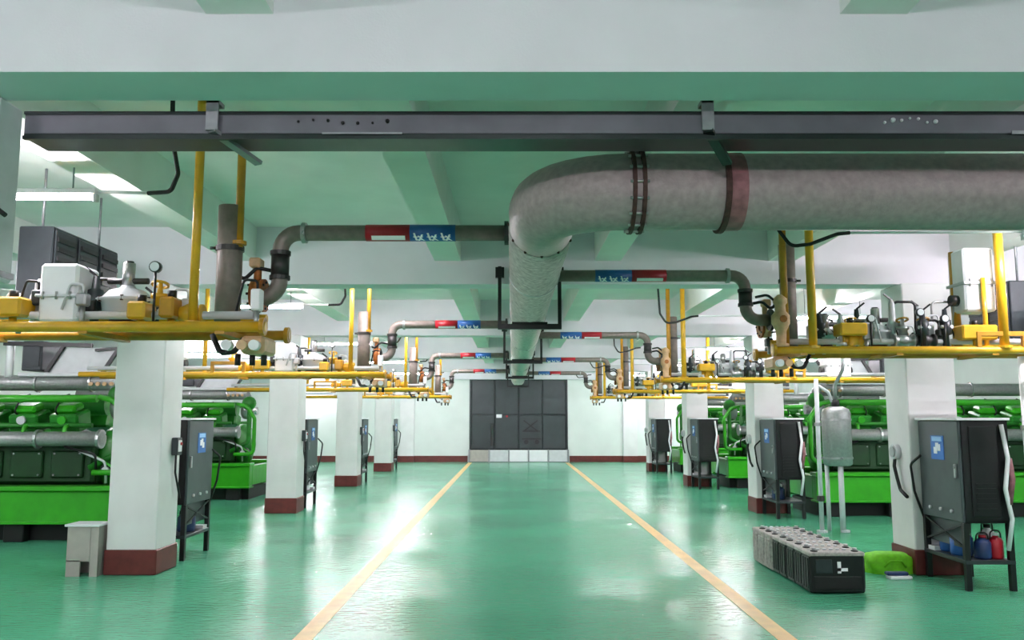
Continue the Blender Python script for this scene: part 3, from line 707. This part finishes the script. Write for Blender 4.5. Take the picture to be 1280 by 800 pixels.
# ---------------------------------------------------------------- floor-standing things
def battery(i, y, grey):
    pos = ['nearest', 'second', 'third', 'fourth', 'fifth', 'sixth', 'seventh', 'eighth'][i]
    lab = pos+' battery from the camera in the floor row, '+('grey case' if grey else 'black case')
    w_ = .54
    o = empty('battery', (2.91+w_/2+random.uniform(-.012, .012), y, 0), lab, 'battery', 'row of batteries on the floor')
    m = 'dust' if grey else 'black'
    cs = MB().box((-w_/2, 0, .012), (w_/2, .225, .38), .015).build('case', m, o)
    MB().box((-w_/2+.04, -.008, .05), (w_/2-.04, .002, .17), .004).build('front_rib_panel', 'rubber' if not grey else 'pale', cs)
    MB().box((-w_/2+.06, -.006, .2), (-.05, .002, .33), .003).build('sticker', 'charcoal', cs)
    MB().box((.0, -.009, .22), (.1, -.004, .25)).box((.0, -.009, .2), (.035, -.004, .31)).build('sticker_print', 'print', cs)
    for x in (-1, 1):
        for q in (.045, .11, .175): MB().box((x*w_/2, q-.02, .05), (x*(w_/2+.01), q+.02, .34), .003).build('side_rib', m, cs)
    MB().box((-w_/2-.005, -.005, .36), (w_/2+.005, .23, .40), .008).build('lid', 'dust', o)
    for x in (-.2, .2):
        MB().cyl((x, .06, .40), (x, .06, .435), .022, 10).build('terminal', 'silver', o)
        MB().cyl((x, .06, .40), (x, .06, .41), .035, 10).build('terminal_base', 'black', o)
    for q in range(5): MB().cyl((-.13+q*.065, .15, .40), (-.13+q*.065, .15, .415), .02, 8).build('vent_cap', 'pale', o)
    MB().box((w_/2-.02, .08, .33), (w_/2+.02, .15, .36), .004).build('grip', 'black', o)
for i in range(8): battery(i, 8.42+i*.245, i >= 5)
bk = empty('leaning_box', (-4.66, 9.35, 0), 'grey open-fronted board box standing left of the nearest left column', 'box')
MB().box((-.17, 0, .0), (-.15, .26, .53)).box((.15, 0, .0), (.17, .26, .53)).box((-.17, .24, 0), (.17, .26, .53)).build('side_boards', 'grey_box', bk)
MB().box((-.17, -.012, .16), (.08, .008, .53)).box((-.17, -.012, 0), (-.02, .008, .17)).build('front_board', 'grey_box', bk)
MB().box((.085, -.012, .0), (.17, .008, .53)).build('front_strip', 'grey_box', bk)
MB().box((-.2, -.03, .53), (.18, .28, .555), .004).build('lid', 'white', bk)
gb = empty('green_bag', (4.2, 9.62, 0), 'lime green bag slumped on the floor beside the nearest right column', 'bag')
bag = MB()
n, m_ = 18, 8; vs = []; fs = []
for j in range(m_+1):
    t = j/m_; z = .22*math.sin(t*math.pi/2)
    for i in range(n):
        a = 2*math.pi*i/n; e = (1-t**3)**.5 if t < 1 else .02
        wob = 1+.08*math.sin(3*a+j)+.05*math.sin(7*a)
        vs.append((.27*e*wob*math.copysign(abs(math.cos(a))**.7, math.cos(a)), .17*e*wob*math.copysign(abs(math.sin(a))**.7, math.sin(a)), z))
for j in range(m_):
    for i in range(n): fs.append((j*n+i, j*n+(i+1) % n, (j+1)*n+(i+1) % n, (j+1)*n+i))
bag.add(vs, fs, True); bag.build('bag_body', 'lime', gb)
MB().tube([(-.12, -.16, .08), (-.06, -.19, .15), (.06, -.19, .15), (.12, -.16, .08)], .012, 6, .03).build('strap', 'lime', gb)
tp = empty('tape_case', (4.13, 9.22, 0), 'small navy and white tool case on the floor by the lime bag', 'tool case')
MB().box((-.12, -.06, 0), (.12, .06, .035), .008).build('white_base', 'white', tp); MB().box((-.13, -.02, .035), (.1, .07, .07), .01).build('navy_lid', 'navy', tp)

# grey oil vessel on pipe legs, behind the first right column
tk = empty('oil_vessel', (4.98, 13.0, 0), 'grey cylindrical vessel on pale pipe legs left of the nearest right column', 'vessel')
MB().lathe((0, 0, .98), (0, 0, 1), [(0, .17), (.03, .215), (.8, .215), (.86, .19), (.9, .1)], 24).build('shell', 'alu', tk)
for z in (1.1, 1.68): MB().ring((0, 0, z), (0, 0, 1), .21, .225, .03, 24).build('hoop', 'silver', tk)
MB().cyl((0, 0, 1.87), (0, 0, 1.98), .06, 12).build('neck', 'black', tk)
MB().tube([(0, 0, 1.95), (0, 0, 2.2), (.1, -.1, 2.45), (.12, -.1, 2.9)], .03, 8, .1).build('outlet_pipe', 'silver', tk)
MB().tube([(-.05, 0, 1.95), (-.1, 0, 2.1), (-.25, 0, 2.2)], .025, 8, .06).build('vent_pipe', 'pale', tk)
for x, y in ((-.02, -.12), (.1, .14), (-.12, .14)): MB().cyl((x, y, 0), (x, y, 1.0), .032, 10).build('leg', 'pale', tk)
MB().ring((.02, -.12, .02), (0, 0, 1), .03, .07, .03, 12).build('foot', 'pale', tk)
for x, y, z1, lb, mt in ((4.66, 12.9, 2.3, 'pale standing pipe left of the grey cylindrical vessel', 'pale'), (4.98, 8.2, 2.3, 'white standing pipe in front of the nearest right cabinet', 'white')):
    p = empty('standing_pipe', (x, y, 0), lb, 'pipe')
    MB().cyl((0, 0, 0), (0, 0, z1), .034, 12).build('pipe', mt, p)
    MB().ring((0, 0, .015), (0, 0, 1), .03, .08, .03, 14).build('floor_flange', mt, p)
    MB().ring((0, 0, z1*.7), (0, 0, 1), .03, .05, .05, 12).build('coupling', 'silver', p)
    MB().ring((0, 0, .5), (0, 0, 1), .03, .055, .08, 12).build('lower_coupling', 'pipe_dark', p)

# small fittings on the columns
def socket(x, y, z, s, label):
    o = empty('wall_socket', (x, y, z), label, 'socket', 'sockets on the column faces')
    MB().cyl((0, 0, 0), (s*.06, 0, 0), .085, 18).build('socket_base', 'pale', o)
    MB().cyl((s*.06, 0, 0), (s*.075, 0, 0), .06, 18).build('socket_face', 'silver', o)
    MB().tube([(s*.04, 0, -.08), (s*.06, -.02, -.16), (s*.05, -.06, -.3), (s*.04, -.1, -.42), (s*.06, -.3, -.48)], .02, 8, .05).build('lead', 'rubber', o)
for k, y in enumerate(CY):
    socket(RX, y+.3, 1.32, -1, 'grey round socket with black lead on the '+ORD[k]+' right column')
    o = empty('switch_box', (LX, y+.36, 1.38), 'grey switch box on the aisle face of the '+ORD[k]+' left column', 'switch', 'switch boxes on the left columns')
    MB().box((0, -.07, -.1), (.07, .07, .1), .008).build('enclosure', 'charcoal', o)
    MB().box((.07, -.05, -.06), (.085, .03, .07), .004).build('cover', 'white', o)
    MB().cyl((.085, -.01, .03), (.1, -.01, .03), .018, 10).build('button', 'red', o)
    MB().tube([(.03, 0, -.1), (.03, 0, -.3), (.05, .12, -.6)], .012, 6, .05).build('conduit', 'rubber', o)
